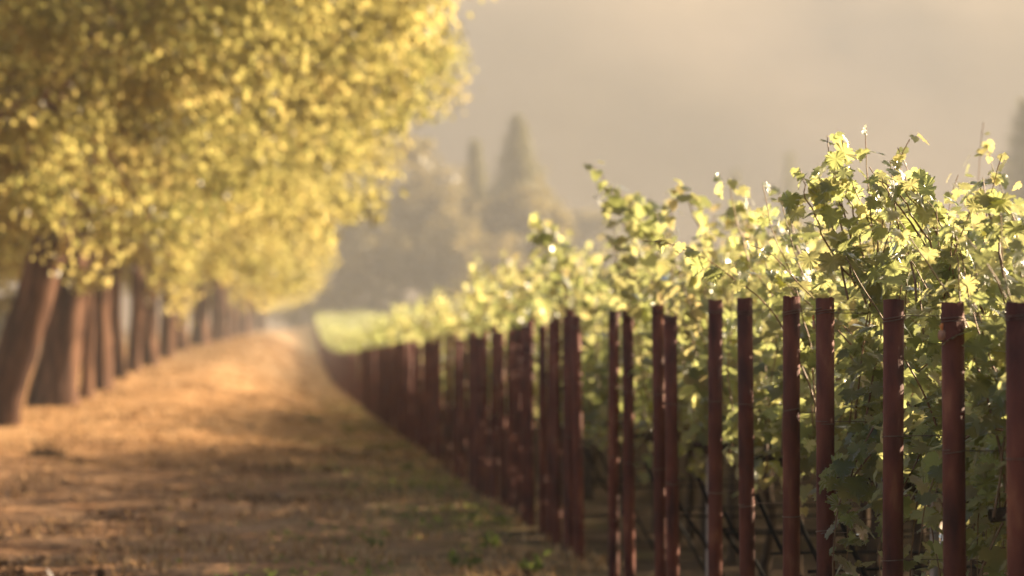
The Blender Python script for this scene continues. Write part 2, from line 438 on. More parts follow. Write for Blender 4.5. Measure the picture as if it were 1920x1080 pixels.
def make_vine(x, y, z, rng, label, group=None, hi=True, leaves_single=0, L=1.6, **kw):
    t = thing('grapevine', label, 'grapevine', (x, y, z), 0, group)
    sh, pos, nrm, tip, sc, tint = vine_layout(rng, L, **kw)
    Rm = frames(nrm, tip)
    tb, c = trunk_buf(rng, .55 * L + rng.uniform(-.1, .1), L)
    link('trunk', tb.mesh('trunk', M_BARKV), t)
    link('cordon', cordon_buf(rng, c, L).mesh('cordon', M_BARKV), t)
    b = Buf()
    for P in sh:
        V, Q = tube(P, np.linspace(.0045, .0016, len(P)), 4, 0, rng); b.add(V, Q)
    if hi:                                   # petioles
        pass
    kind(link('canes', b.mesh('canes', M_CANE), t), 'stuff')
    rest = np.ones(len(pos), bool)
    if leaves_single:
        # the leaves that show largest: those nearest the end post and on the near flank
        near = -pos[:, 0] * 1.2 - pos[:, 1] * .8 + sc * 3 + (pos[:, 2] > .75) * .3
        pick = np.argsort(-near)[:leaves_single]
        rest[pick] = False
        for i in pick:
            o = bpy.data.objects.new('leaf', LEAF_ME[int(rng.integers(len(LEAF_ME)))])
            COL.objects.link(o); o.parent = t
            o.matrix_local = Matrix.LocRotScale(Vector(pos[i]), Matrix(Rm[i].tolist()).to_quaternion(), Vector((sc[i],) * 3))
    b = Buf()
    stamp(b, LEAF_MID if hi else LEAF_LO, pos[rest], Rm[rest], sc[rest] * (1 if hi else 1.12), tint[rest], rng)
    kind(link('foliage', b.mesh('foliage', M_VINE), t), 'stuff')
    return t

# post lines: photo column of each post and row of its top, near to far
NEAR = [(1910, 567), (1790, 567), (1670, 562), (1547, 559), (1482, 556), (1402, 559), (1340, 562), (1262, 592), (1240, 572),
        (1180, 582), (1150, 578), (1070, 580), (1045, 597), (1018, 610), (985, 610)]
MID = [(1094, 592), (1057, 592), (1034, 604), (1001, 600), (970, 616), (957, 618), (944, 622)]
FX = 1.86
def y_of(px):
    return FX / math.tan(YAW + math.atan((px - 960) / F))
lines = []
for px, py in NEAR:
    Y = y_of(px); lines.append((Y, at(px, py, Y).z, px))
Y = lines[-1][0]
rr = random.Random(5)
k = 0
for px, py in MID:                       # the tighter run of posts just left of the separate pairs
    Ym = y_of(px); lines.append((Ym, at(px, py, Ym).z, px))
while Y < 352:
    Y += (rr.uniform(.45, .6) if k % 2 else rr.uniform(.7, .85)) if Y < 80 else (rr.uniform(.70, .88) if k % 2 else rr.uniform(.96, 1.12))
    k += 1
    if Y < 26.2: continue
    lines.append((Y, float(g_fence(Y)) + 1.63 + rr.uniform(-.07, .05), None))

# ------------------------------------------------------------------ steel posts
PR = .0325
def pipe_mesh(h, seg=20, below=.3):
    """open steel pipe standing h above its base, with its wall thickness at the mouth"""
    th = np.arange(seg) / seg * 2 * math.pi
    rings = [(PR, -below), (PR, h * .33), (PR, h * .66), (PR, h), (PR - .005, h), (PR - .005, h - .12)]
    V = np.concatenate([np.column_stack([np.cos(th) * r, np.sin(th) * r, np.full(seg, z)]) for r, z in rings])
    i = np.arange(len(rings) - 1)[:, None] * seg; j = np.arange(seg)[None]; j2 = (j + 1) % seg
    Q = np.stack([i + j, i + j2, i + seg + j2, i + seg + j], -1).reshape(-1, 4)
    c = np.array([(len(rings) - 1) * seg + np.arange(seg)]).ravel()
    V = np.vstack([V, [0, 0, h - .12]])
    T = np.column_stack([c, np.roll(c, -1), np.full(seg, len(V) - 1)])
    if seg > 20:                              # worn: faint dents and an uneven lip
        rg = np.random.default_rng(int(h * 1e5) % 9999)
        V[:-1, :2] *= 1 + rg.normal(0, .006, (len(V) - 1, 1))
        V[seg * 3:seg * 5, 2] += .0022 * np.sin(np.tile(th, 2) * 2 + rg.uniform(0, 6)) + np.tile(rg.normal(0, .0008, seg), 2)
    return mesh_np('pipe', V, [Q, T], M_RUST, smooth=False)
def wrap_mesh(z, turns, rng, rad=PR + .0022, pitch=.009, r=.0018):
    n = int(18 * turns) + 1
    a = np.linspace(0, turns * 2 * math.pi, n) + rng.uniform(0, 6)
    zz = z + np.linspace(0, pitch * turns, n) + .006 * np.sin(a + rng.uniform(0, 6)) * rng.uniform(.2, 1)
    P = np.column_stack([np.cos(a) * rad, np.sin(a) * rad, zz])
    b = Buf(); V, Q = tube(P, r, 5); b.add(V, Q)
    return b.mesh('wire_wrap', M_WIRE)
def wire_mesh(z, L, rng, sag=.01):
    x = np.linspace(PR, L, 18)
    P = np.column_stack([x, PR * .6 * np.exp(-x * 3) + .01 * rng.normal(size=18) * .3, z - sag * np.sin(x / L * math.pi) + .002 * rng.normal(size=18)])
    b = Buf(); V, Q = tube(P, .0016, 5); b.add(V, Q)
    return b.mesh('trellis_wire', M_WIRE)
def smooth_tube(o):
    o.data.polygons.foreach_set('use_smooth', np.ones(len(o.data.polygons), bool)); return o

POSTS = 'rusty steel end posts standing along the vineyard edge'
LBL = ['rust brown steel post cut off by the right edge of the picture',
       'rust brown steel post with a small faded tag on its front left side',
       'rust brown post just left of the post with the small faded tag',
       'rust brown post with a tag seen edge-on at its left side',
       'rust brown post just left of the post with the edge-on tag',
       'rust brown post with a bright sunlit stripe, third left of the faded tag post',
       'slim dark rust post, fifth left of the post with the faded tag',
       'right one of two dark posts side by side, left of the slim dark post',
       'left one of two dark posts side by side, left of the slim dark post',
       'right one of the second soft pair of dark posts, left of the slim post',
       'left one of the second soft pair of dark posts, left of the slim post',
       'right one of the third blurred pair of dark posts, left of the slim post',
       'left one of the third blurred pair of dark posts, left of the slim post',
       'right one of the fourth blurred pair of dark posts, left of the slim post',
       'left one of the fourth blurred pair of dark posts, left of the slim post']
SHORT = ['post at the right edge', 'post with the small faded tag', 'post left of the small faded tag', 'post with the edge-on tag',
         'post left of the edge-on tag', 'post with a sunlit stripe', 'slim dark post', 'right one of the first dark pair', 'left one of the first dark pair',
         'right one of the second soft pair', 'left one of the second soft pair', 'right one of the third blurred pair', 'left one of the third blurred pair',
         'right one of the fourth blurred pair', 'left one of the fourth blurred pair']
protoP = None
far_pipe = pipe_mesh(1.63, 10); far_pipe.name = 'pipe_far'
stuff_posts = Buf()
for i, (Y, zt, px) in enumerate(lines):
    zb = float(g_fence(Y)); h = zt - zb
    rng = np.random.default_rng(500 + i)
    if i >= 300:
        V = np.array([v.co for v in far_pipe.vertices]) * [1, 1, h / 1.63] + [FX, Y, zb]
        stuff_posts.add(V, np.array([list(p.vertices) for p in far_pipe.polygons if len(p.vertices) == 4]))
        continue
    if i < len(NEAR):
        t = thing('steel_post', LBL[i], 'post', (FX, Y, zb), 0, POSTS)
        t.rotation_euler = (rng.normal(0, .006), rng.normal(0, .008), rng.uniform(0, 6.28))
        if i in (2,): t.rotation_euler[1] = .012
        rz = t.rotation_euler[2]
        me = pipe_mesh(h, 28)
        o = smooth_tube(link('pipe', me, t))
        inv = Matrix.Rotation(-rz, 4, 'Z')
        for zz, tr in ((h - .055, 2.1), (h * .76 - .06, 1.1), (h * .5 - .05, 1.1)):
            smooth_tube(link('wire_wrap', wrap_mesh(zz + rng.normal(0, .012), tr, rng), t))
        for zz in (h - .05, h * .76 - .06, h * .5 - .05):
            w = smooth_tube(link('trellis_wire', wire_mesh(zz, 9.0, rng), t)); w.rotation_euler = (0, 0, -rz)
        if i in (1, 3):
            # tag: clipped-corner plate hung from a twist of orange tie
            w_, h_, d_ = .0105, .026, .0012
            out = [(-w_ * .55, 0), (w_ * .55, 0), (w_, -.007), (w_, -h_ + .005), (w_ * .7, -h_ - .004), (-w_ * .7, -h_ - .004), (-w_, -h_ + .005), (-w_, -.007)]
            V = np.array([(x, -d_, z) for x, z in out] + [(x, d_, z) for x, z in out]); n8 = 8
            quads = [[j, (j + 1) % 8, 8 + (j + 1) % 8, 8 + j] for j in range(8)]
            tris = [[0, j + 1, j] for j in range(1, 7)] + [[8, 8 + j, 8 + j + 1] for j in range(1, 7)]
            tg = link('tag', mesh_np('tag', V, [np.array(quads), np.array(tris)], M_TAG), t)
            ang = -rz + (math.radians(-62) if i == 1 else math.radians(-100))
            rad = PR + .0075
            face = math.radians(-18) if i == 1 else math.radians(-78)
            tg.location = (math.cos(ang - math.radians(90 - 0) + math.radians(0)) * rad, math.sin(ang - math.radians(90)) * rad, h - .078)
            tg.rotation_euler = (math.radians(4), math.radians(5), -rz + face)
            tb = Buf()
            V, Q = tube([(0, 0, .018), (-.003, 0, .010), (.001, 0, -.003)], [.003, .006, .002], 6); tb.add(V, Q)
            link('tie', tb.mesh('tie', M_TIE), tg)
            if i == 1:                      # faint stroke of writing on the tag
                ib = Buf()
                for zz in (-.012, -.017, -.022):
                    ib.add([(-.002, -.0016, zz), (.0025, -.0016, zz), (.0025, -.0016, zz + .0012), (-.002, -.0016, zz + .0012)], [[0, 1, 2, 3]])
                ib.add([(.0022, -.00165, -.024), (.0034, -.00165, -.024), (.0034, -.00165, -.010), (.0022, -.00165, -.010)], [[0, 1, 2, 3]])
                link('marking', ib.mesh('marking', M_INK), tg)
    elif i < 90:
        if protoP is None:
            protoP = thing('steel_post', 'rust brown steel post standing in the blurred dark run of posts receding along the road', 'post', (0, 0, 0), 0, POSTS)
            pm = pipe_mesh(1.63, 16)
            smooth_tube(link('pipe', pm, protoP)); smooth_tube(link('wire_wrap', wrap_mesh(1.55, 2.1, rng), protoP))
            t = protoP
        else:
            t = dup(protoP, (0, 0, 0))
        t.location = (FX + rng.normal(0, .02), Y, zb); t.rotation_euler = (rng.normal(0, .008), rng.normal(0, .010), rng.uniform(0, 6.28)); t.scale = (1, 1, h / 1.63)
    else:
        t = link('steel_post', far_pipe, None, (FX + rng.normal(0, .02), Y, zb), (rng.normal(0, .008), rng.normal(0, .01), 0))
        t.scale = (1, 1, h / 1.63)
        tag(t, 'distant rust brown steel post beyond the lit post tops, where the run of posts merges into one dark band', 'post', POSTS)
        t['label'] = 'distant steel post where the run of posts merges into one dark band'
if stuff_posts.n:
    kind(link('steel_posts', stuff_posts.mesh('steel_posts', M_RUST)), 'stuff')

# ------------------------------------------------------------------ the vines of each post line
VWORD = ['sharp leafy', 'sharp leafy', 'sharp leafy', 'tallest sunlit', 'sunlit', 'sunlit', 'softly focused', 'soft', 'soft', 'tall soft', 'tall soft', 'blurred', 'blurred', 'blurred', 'blurred']
VL = [VWORD[i] + ' grapevine growing behind the steel ' + SHORT[i] if 'post' in SHORT[i] else VWORD[i] + ' grapevine growing behind the ' + SHORT[i] + ' of posts' for i in range(15)]
TOPS = [1.66, 1.70, 1.82, 1.98, 1.90, 1.80, 1.85, 1.92, 1.94, 2.04, 2.02, 1.80, 1.78, 1.74, 1.74]
rest = Buf()
lowvar, farvar = [], []
for k in range(7):
    rng = np.random.default_rng(900 + k)
    sh, pos, nrm, tip, sc, tint = vine_layout(rng, 1.6, 14, 1.95, .07, 1.1, [.05, .3, .1, .45, .2, .1, .35][k], .9)
    b = Buf(); stamp(b, LEAF_LO, pos, frames(nrm, tip), sc * 1.3, tint, rng)
    lowvar.append((b.mesh('foliage', M_VINE), pos, nrm, tip, sc, tint))
    tb, c = trunk_buf(rng, .8, 1.6, 5)
    lowvar[-1] += (tb.mesh('trunk', M_BARKV),)
QUAD = [(np.array([(-.45, .1, 0), (.45, .1, 0), (.35, -.8, -.05), (-.35, -.8, -.05)], float), np.array([[0, 3, 2], [0, 2, 1]]))]
for k in range(6):
    rng = np.random.default_rng(950 + k)
    v = lowvar[k]; n = len(v[1])
    s = rng.choice(n, 420, replace=False)
    b = Buf(); stamp(b, QUAD, v[1][s], frames(v[2][s], v[3][s]), v[4][s] * 1.7, v[5][s] - .2, rng)  # tint lowered for the self-shade this sparse foliage lacks
    farvar.append((b.mesh('foliage', M_VINE), s))

def add_rest(x0, x1, y, z, n_per, size, rng, htop=1.0):
    """the rest of a row as loose leaves, joined"""
    x = x0
    while x < x1:
        v = lowvar[int(rng.integers(7))]
        s = rng.choice(len(v[1]), n_per, replace=False)
        P = v[1][s].copy(); P[:, 2] = .9 + (P[:, 2] - .9) * htop * (rng.uniform(.6, 1.4) if n_per < 200 else 1)
        P += [x, y, z]
        if n_per > 240: stamp(rest, LEAF_LO, P, frames(v[2][s], v[3][s]), v[4][s] * size, v[5][s], rng)
        else: stamp(rest, QUAD, P, frames(v[2][s], v[3][s]), v[4][s] * size, v[5][s] - (.08 if n_per > 200 else .2), rng)  # quad leaves tinted darker in place of self-shade
        x += 1.6
EXTRA = [(3, [(1660, 560), (1640, 450), (1612, 370), (1590, 318)]), (3, [(1590, 560), (1570, 450), (1545, 380), (1535, 340)]), (3, [(1640, 560), (1610, 440), (1590, 360), (1575, 300)]),
         (2, [(1790, 560), (1740, 470), (1672, 370), (1650, 330)]), (2, [(1850, 600), (1800, 470), (1765, 420), (1740, 375)]), (2, [(1720, 560), (1700, 470), (1680, 400), (1662, 345)]),
         (9, [(1225, 520), (1180, 440), (1150, 390), (1128, 345)]), (9, [(1300, 520), (1260, 450), (1220, 400), (1190, 375)]), (12, [(1080, 560), (1060, 500), (1040, 450), (1022, 415)]),
         (12, [(1050, 560), (1040, 500), (1016, 470), (1004, 430)]),
         (3, [(1605, 540), (1580, 430), (1563, 335), (1550, 252)]), (3, [(1612, 540), (1590, 430), (1572, 350), (1566, 312)]),
         (3, [(1625, 570), (1545, 440), (1512, 370), (1500, 322)]), (2, [(1815, 640), (1745, 460), (1695, 375), (1630, 322)]),
         (2, [(1830, 600), (1760, 450), (1720, 390), (1690, 350)]), (1, [(1885, 530), (1866, 430), (1850, 380), (1845, 335)]),
         (1, [(1915, 520), (1905, 440), (1890, 385)]), (5, [(1500, 480), (1482, 410), (1465, 362)]),
         (6, [(1405, 490), (1378, 410), (1370, 345)]), (8, [(1335, 470), (1295, 390), (1275, 348)]),
         (9, [(1270, 470), (1215, 410), (1160, 360), (1105, 312)]), (9, [(1255, 470), (1190, 400), (1135, 350)]),
         (10, [(1240, 480), (1200, 420), (1170, 375)]), (12, [(1062, 570), (1048, 490), (1022, 445), (1000, 405)]),
         (12, [(1066, 560), (1050, 500), (1035, 460), (1012, 425)]), (11, [(1100, 540), (1090, 490), (1070, 455)])]
def hscale(Y):
    """row-end vine heights, shaped to throw bands of sun and shade on the road"""
    return float(np.interp(Y, [22, 25, 40, 43, 48.5, 50.5, 57, 60, 85, 120], [.95, 1.02, 1.12, .78, .78, 1.08, 1.08, .94, .96, 1.02]))  # low stretches let sun through, high ones shade the near road
for i, (Y, zt, px) in enumerate(lines):
    zb = float(g_fence(Y)); rng = np.random.default_rng(2000 + i); hs = hscale(Y)
    x0 = FX + (.10 if i < len(NEAR) else .16 if Y < 29 else .42 if Y < 80 else .2) + rng.uniform(-.05, .06)
    if i < len(NEAR):
        make_vine(x0, Y + (.08 if Y < 13 else .03), zb, rng, VL[i], GREEN, Y < 13, 300 if Y < 13 else 0, 1.6, nsh=32 if Y < 13 else 26, top=TOPS[i], step=.048 if Y < 13 else .056, hang=1.5 if i < 4 else .7, clip=-.10 if i < 6 else -.04,
                  tall=.03, lat=1.25, extra=[e for l, e in EXTRA if l == i], org=(x0, Y + (.08 if Y < 13 else .03), zb))
        add_rest(x0 + 1.6, 15 if Y < 30 else 17, Y, zb, 300 if Y < 13 else 239, 1.5 if Y < 13 else 1.7, rng, (TOPS[i] - .9) / 1.05)
    elif Y < 62:
        t = thing('grapevine', 'blurred leafy grapevine behind the blurred dark run of steel posts', 'grapevine', (x0, Y, zb), 0, GREEN)
        v = lowvar[int(rng.integers(7))]
        link('foliage', v[0], t); link('trunk', v[6], t)
        t.scale = (1, 1, hs * rng.uniform(.95, 1.10))
        add_rest(x0 + 1.6, 12, Y, zb, 239, 1.7, rng, ((hs - .45) / .55 if hs < 1 else hs) * rng.uniform(.95, 1.1))
    elif Y > 66 and i % 2: continue
    elif i < 300:
        o = thing('grapevine', 'distant pale grapevine in the sunlit green wedge beside the far end of the road', 'grapevine', (x0, Y, zb), 0, GREEN)
        o.scale = (1, 1, hs * rng.uniform(.85, 1.3))
        link('foliage', farvar[int(rng.integers(6))][0], o)
        add_rest(x0 + 1.6, max(10, 3 + .062 * Y), Y, zb, 110, 2.3, rng, ((hs - .45) / .55 if hs < 1 else hs) * rng.uniform(.95, 1.1))
    else:
        add_rest(x0, 22, Y, zb, 80, 2.6, rng, rng.uniform(.95, 1.1))
kind(link('vineyard_foliage', rest.mesh('vineyard_foliage', M_VINE)), 'stuff')

# drip hoses and stakes under the near rows
hose_me = None
for i in range(4, 13):
    Y, zt, px = lines[i]; zb = float(g_fence(Y)); rng = np.random.default_rng(3000 + i)
    x = np.linspace(.25, 9, 30)
    P = np.column_stack([x, np.zeros(30), .47 + .012 * np.sin(x * 3 + i)])
    riser = np.array([(.62, .03, -.02), (.52, .035, .15), (.42, .03, .33), (.30, .02, .50), (.24, .01, .62), (.19, .0, .74)])
    t = thing('drip_hose', 'black drip hose under the vines by the ' + SHORT[i], 'hose', (FX, Y, zb), 0, 'black drip hoses along the vine rows')
    b = Buf(); V, Q = tube(P, .0065, 6); b.add(V, Q); smooth_tube(link('lateral', b.mesh('lateral', M_HOSE), t))
    b = Buf(); V, Q = tube(riser, .010, 6); b.add(V, Q); smooth_tube(link('riser', b.mesh('riser', M_HOSE), t))
    if i in (4, 9):
        b = Buf(); b2 = np.array([(-.018, -.018), (.018, -.018), (.018, .018), (-.018, .018)])
        V = np.array([(*p, z) for z in (-.1, .78, .80) for p in (b2 if z < .79 else b2 * .7)])
        Q = [[l * 4 + j, l * 4 + (j + 1) % 4, l * 4 + 4 + (j + 1) % 4, l * 4 + 4 + j] for l in range(2) for j in range(4)] + [[8, 9, 10, 11]]
        b.add(V, Q)
        o = link('vine_stake', b.mesh('vine_stake', M_STAKE), None, (FX + .46 + .1 * (i % 3), Y + .03, zb), (0, .01, .4))
        tag(o, 'pale wooden stake under the vines beside the ' + SHORT[i], 'stake', 'pale stakes under the vines')

# ------------------------------------------------------------------ avenue trees
def trunk_mesh(rng, w0, w1, h, lean=(0, 0), flare=.35, seg=14, name='trunk', material=None, curve=0.0):
    n = 14
    z = np.linspace(-.25, h, n); t = np.clip(z / h, 0, 1)
    r = (w0 + (w1 - w0) * t ** .8) / 2 * (1 + flare * np.exp(-np.clip(z, 0, None) / .35))
    ph = rng.uniform(0, 6.28, 5)
    cx = lean[0] * t + curve * np.sin(t * math.pi) + .03 * np.cumsum(rng.normal(size=n)) * w0
    cy_ = lean[1] * t + .03 * np.cumsum(rng.normal(size=n)) * w0
    th = np.arange(seg) / seg * 2 * math.pi
    V = []
    for i in range(n):
        q = 1 + .10 * np.sin(3 * th + ph[0] + z[i] * .5) + .07 * np.sin(5 * th + ph[1] - z[i] * .8) + .05 * np.sin(2 * th + ph[2] + z[i]) + .035 * rng.normal(size=seg)
        q += .25 * np.exp(-max(z[i], 0) / .25) * np.sin(4 * th + ph[3]) * flare
        V.append(np.column_stack([cx[i] + np.cos(th) * r[i] * q, cy_[i] + np.sin(th) * r[i] * q, np.full(seg, z[i])]))
    V = np.concatenate(V)
    i = np.arange(n - 1)[:, None] * seg; j = np.arange(seg)[None]; j2 = (j + 1) % seg
    Q = np.stack([i + j, i + j2, i + seg + j2, i + seg + j], -1).reshape(-1, 4)
    return mesh_np(name, V, [Q], material or M_BARK, smooth=True), (cx[-1], cy_[-1])

def limbs(rng, top, z0, n=7, reach=6.0, up=5.0, r0=.2):
    b = Buf(); ends = []
    for k in range(n):
        a = k / n * 2 * math.pi + rng.uniform(-.4, .4)
        e = np.array([math.cos(a) * reach * rng.uniform(.5, 1), math.sin(a) * reach * rng.uniform(.5, 1), up * rng.uniform(.25, 1)])
        s = np.array([top[0], top[1], z0 - rng.uniform(0, .5)])
        m = s + e * .45 + np.array([0, 0, .9 * rng.uniform(.3, 1)])
        t = np.linspace(0, 1, 9)[:, None]
        P = (1 - t) ** 2 * s + 2 * t * (1 - t) * m + t * t * (s + e) + rng.normal(0, .07, (9, 3))
        V, Q = tube(P, np.linspace(r0, .03, 9), 7, .06, rng); b.add(V, Q)
        for q in range(3):
            i = rng.integers(3, 8); d = rng.normal(0, 1, 3) * [1.6, 1.6, .9]
            V, Q = tube(np.linspace(P[i], P[i] + d, 5) + rng.normal(0, .05, (5, 3)), np.linspace(.06, .015, 5), 5, 0, rng); b.add(V, Q)
    return b

LEAFQ = [(np.array([(0, .12, 0), (.34, -.30, .05), (0, -.95, -.05), (-.34, -.30, .05)], float), np.array([[0, 3, 2], [0, 2, 1]])),
         (np.array([(0, .12, 0), (.42, -.42, -.10), (.06, -.9, .0), (-.3, -.38, .08)], float), np.array([[0, 3, 2], [0, 2, 1]]))]
def crown_mesh(rng, n_cl, n_leaf, rx, rz, zc, leaf=.16, cl_r=.75, low=-.75, skirt=True, name='crown', material=None, tmean=.45, squash=.7):
    """leaf clumps through the outer half of an uneven ellipsoid; skirt adds hanging sprays at the lower rim"""
    ph = rng.uniform(0, 6.28, 6)
    d = rng.normal(size=(n_cl * 3, 3)); d /= np.linalg.norm(d, axis=1)[:, None]
    d = d[d[:, 2] > low][:n_cl]
    az = np.arctan2(d[:, 1], d[:, 0])
    lump = 1 + .13 * np.sin(3 * az + ph[0] + d[:, 2] * 2) + .09 * np.sin(5 * az + ph[1] - d[:, 2] * 3) + .08 * np.sin(4 * d[:, 2] * 2 + ph[2])
    rad = rng.uniform(.3, 1.0, len(d)) ** .33 * lump
    C = d * rad[:, None] * [rx, rx, rz] + [0, 0, zc]
    if skirt:
        m = n_cl // 4
        a = rng.uniform(0, 6.28, m); q = rng.uniform(.45, .98, m) * rx
        S_ = np.column_stack([np.cos(a) * q, np.sin(a) * q, zc + low * rz * .62 * np.sqrt(np.clip(1.15 - (q / rx) ** 2, .05, 1)) - rng.uniform(0, .6, m)])
        C = np.vstack([C, S_])
    pos, nrm, tip, sc, tint = [], [], [], [], []
    k = n_leaf // len(C)
    for c in C:
        r = cl_r * rng.uniform(.5, 1.3)
        off = rng.normal(size=(k, 3)); off /= np.linalg.norm(off, axis=1)[:, None]
        off *= (rng.random((k, 1)) ** .5) * r * [1, 1, squash]
        pos.append(c + off)
        nrm.append(off / r + [0, 0, .5] + rng.normal(0, .55, (k, 3)))
        tip.append(off * .6 + [0, 0, -.7] + rng.normal(0, .4, (k, 3)))
        sc.append(leaf * rng.uniform(.65, 1.3, k)); tint.append(np.clip(rng.normal(tmean + rng.normal(0, .18), .15, k), 0, 1))
    b = Buf()
    pos, nrm, tip = np.concatenate(pos), np.concatenate(nrm), np.concatenate(tip)
    stamp(b, LEAFQ, pos, frames(nrm, tip), np.concatenate(sc), np.concatenate(tint), rng)
    return b.mesh(name, material or M_TREE)

AV = 'trees of the avenue along the road'
crowns = []
for k in range(2):
    rng = np.random.default_rng(70 + k)
    crowns.append(crown_mesh(rng, 900, 170000, 7.2, 6.0, 8.1, .105, .72, -.82, tmean=.38))
farcrowns = []
for k in range(3):
    rng = np.random.default_rng(80 + k)
    farcrowns.append(crown_mesh(rng, 520, 42000, 6.9, 5.8, 8.0, .22, .9, -.80, tmean=.38))
# photo column of the trunk base, forward distance, base width px, top width px, lean to the right in px over 250 px
TR = [(-150, 38.5, 95, 70, 10, 'gnarled tree just outside, whose golden foliage hangs into the upper left corner'),
      (-10, 48, 88, 60, 72, 'leaning dark trunked avenue tree nearest the camera, tilted to the right'),
      (96, 58, 92, 46, 27, 'avenue tree with the broad straight dark trunk beside the leaning one'),
      (163, 65, 24, 20, -3, 'avenue tree with slim pale trunk half hidden by the broad dark trunk'),
      (191, 72, 46, 36, -4, 'avenue tree with a dark trunk flaring at its foot, past the slim pale one'),
      (225, 79, 26, 20, 0, 'avenue tree with narrow reddish trunk right after the flaring dark one'),
      (247, 85, 26, 22, -4, 'avenue tree with slim dark trunk between the reddish one and the curved one'),
      (277, 94, 36, 28, 8, 'avenue tree whose trunk curves out at its foot, seventh along the road'),
      (306, 105, 30, 25, -4, 'straight brown trunked avenue tree, eighth along the road'),
      (338, 121, 36, 26, 0, 'avenue tree behind a low hanging yellow spray of leaves'),
      (375, 145, 34, 26, 6, 'hazy forked looking avenue tree just beyond the hanging yellow spray'),
      (398, 164, 20, 16, 2, 'hazy slim avenue tree, eleventh along the road'),
      (416, 184, 28, 22, 0, 'hazy broad avenue tree, twelfth along the road'),
      (436, 212, 18, 15, 0, 'hazy slim avenue tree, thirteenth along the road'),
      (452, 242, 22, 17, 0, 'pale hazy avenue tree near the far end of the row')]
for i, (px, Y, w0, w1, lean, lab) in enumerate(TR):
    rng = np.random.default_rng(600 + i)
    X = at(px, 700, Y).x
    z = gz(X, Y) if Y < 140 else float(ground(X, Y))
    t = thing('avenue_tree', lab, 'tree', (X, Y, z), 0, AV)
    m = Y / F
    h = 4.2
    lx = lean / 250 * h
    me, top = trunk_mesh(rng, w0 * m * .94, w1 * m * 1.08, h, (lx, rng.normal(0, .15)), .22, curve=.10 * rng.normal())
    link('trunk', me, t)
    lb = limbs(rng, top, h, 7, 5.2, 6.0, w1 * m * .32)
    link('limbs', lb.mesh('limbs', M_BARK, True), t)
    c = link('crown', crowns[i % 2] if Y < 90 else farcrowns[i % 3], t, (top[0] * .5 + (.25 if Y < 52 else -.4), 0, .2 if Y < 52 else 0), (0, 0, rng.uniform(0, 6.28)))
    s = rng.uniform(.93, 1.07); c.scale = (s, s, s * rng.uniform(.95, 1.08))
# low hanging spray of yellow leaves on the ninth tree
    if i == 9:
        rg = np.random.default_rng(33); b, sb = Buf(), Buf()
        P = np.column_stack([np.linspace(.3, .15, 12) + rg.normal(0, .04, 12), np.linspace(-2.6, -3.0, 12), np.linspace(4.6, 1.3, 12)])
        V, Q = tube(P, np.linspace(.03, .006, 12), 5); sb.add(V, Q)
        q = P[rg.integers(2, 12, 420)] + rg.normal(0, .22, (420, 3)) * [1, 1, .9]
        stamp(b, LEAFQ, q, frames(rg.normal(0, .6, (420, 3)) + [.3, 0, .5], rg.normal(0, .4, (420, 3)) + [0, 0, -1]), rg.uniform(.14, .24, 420), np.clip(rg.normal(.75, .1, 420), 0, 1), rg)
        link('hanging_branch', sb.mesh('hanging_branch', M_BARK), t); link('foliage', b.mesh('foliage', M_TREE), t)
Y = 262
k = 0
while Y < 372:
    rng = np.random.default_rng(680 + k); k += 1
    X = -5.0 + rng.normal(0, .3); z = float(ground(X, Y))
    t = thing('avenue_tree', 'far pale avenue tree fading into the haze at the end of the road', 'tree', (X, Y, z), 0, AV)
    me, top = trunk_mesh(rng, .8, .6, 3.4, (0, 0), .2, 8)
    link('trunk', me, t)
    c = link('crown', farcrowns[k % 3], t, (0, 0, 0), (0, 0, rng.uniform(0, 6.28)))
    Y += rng.uniform(13, 17)

# dark growth left of the avenue
hedge_me = [crown_mesh(np.random.default_rng(90 + k), 120, 5000, 4.5, 3.4, 2.8, .4, .9, -.8, False, 'crown', M_FAR, .4) for k in range(2)]
for i, (X, Y, s) in enumerate([(-15, 62, .9), (-17, 74, 1.0), (-16.5, 88, 1.1), (-19, 104, 1.2), (-18, 122, 1.2), (-22, 145, 1.4), (-21, 175, 1.5)]):
    rng = np.random.default_rng(790 + i)
    t = thing('shrub', 'dark shrub in the shade behind the avenue trunks', 'shrub', (X, Y, float(ground(X, Y)) - .1), 0, 'dark shrubs behind the avenue')
    c = link('crown', hedge_me[i % 2], t, (0, 0, 0), (0, 0, rng.uniform(0, 6))); c.scale = (s,) * 3
    b = Buf()
    for q in range(4):
        V, Q = tube([(q * .1 - .15, 0, -.1), (q * .5 - .7, rng.normal(0, .3), 1.2), (q * .9 - 1.3, rng.normal(0, .5), 2.6)], [.09, .06, .03], 6); b.add(V, Q)
    link('stems', b.mesh('stems', M_BARK), t)

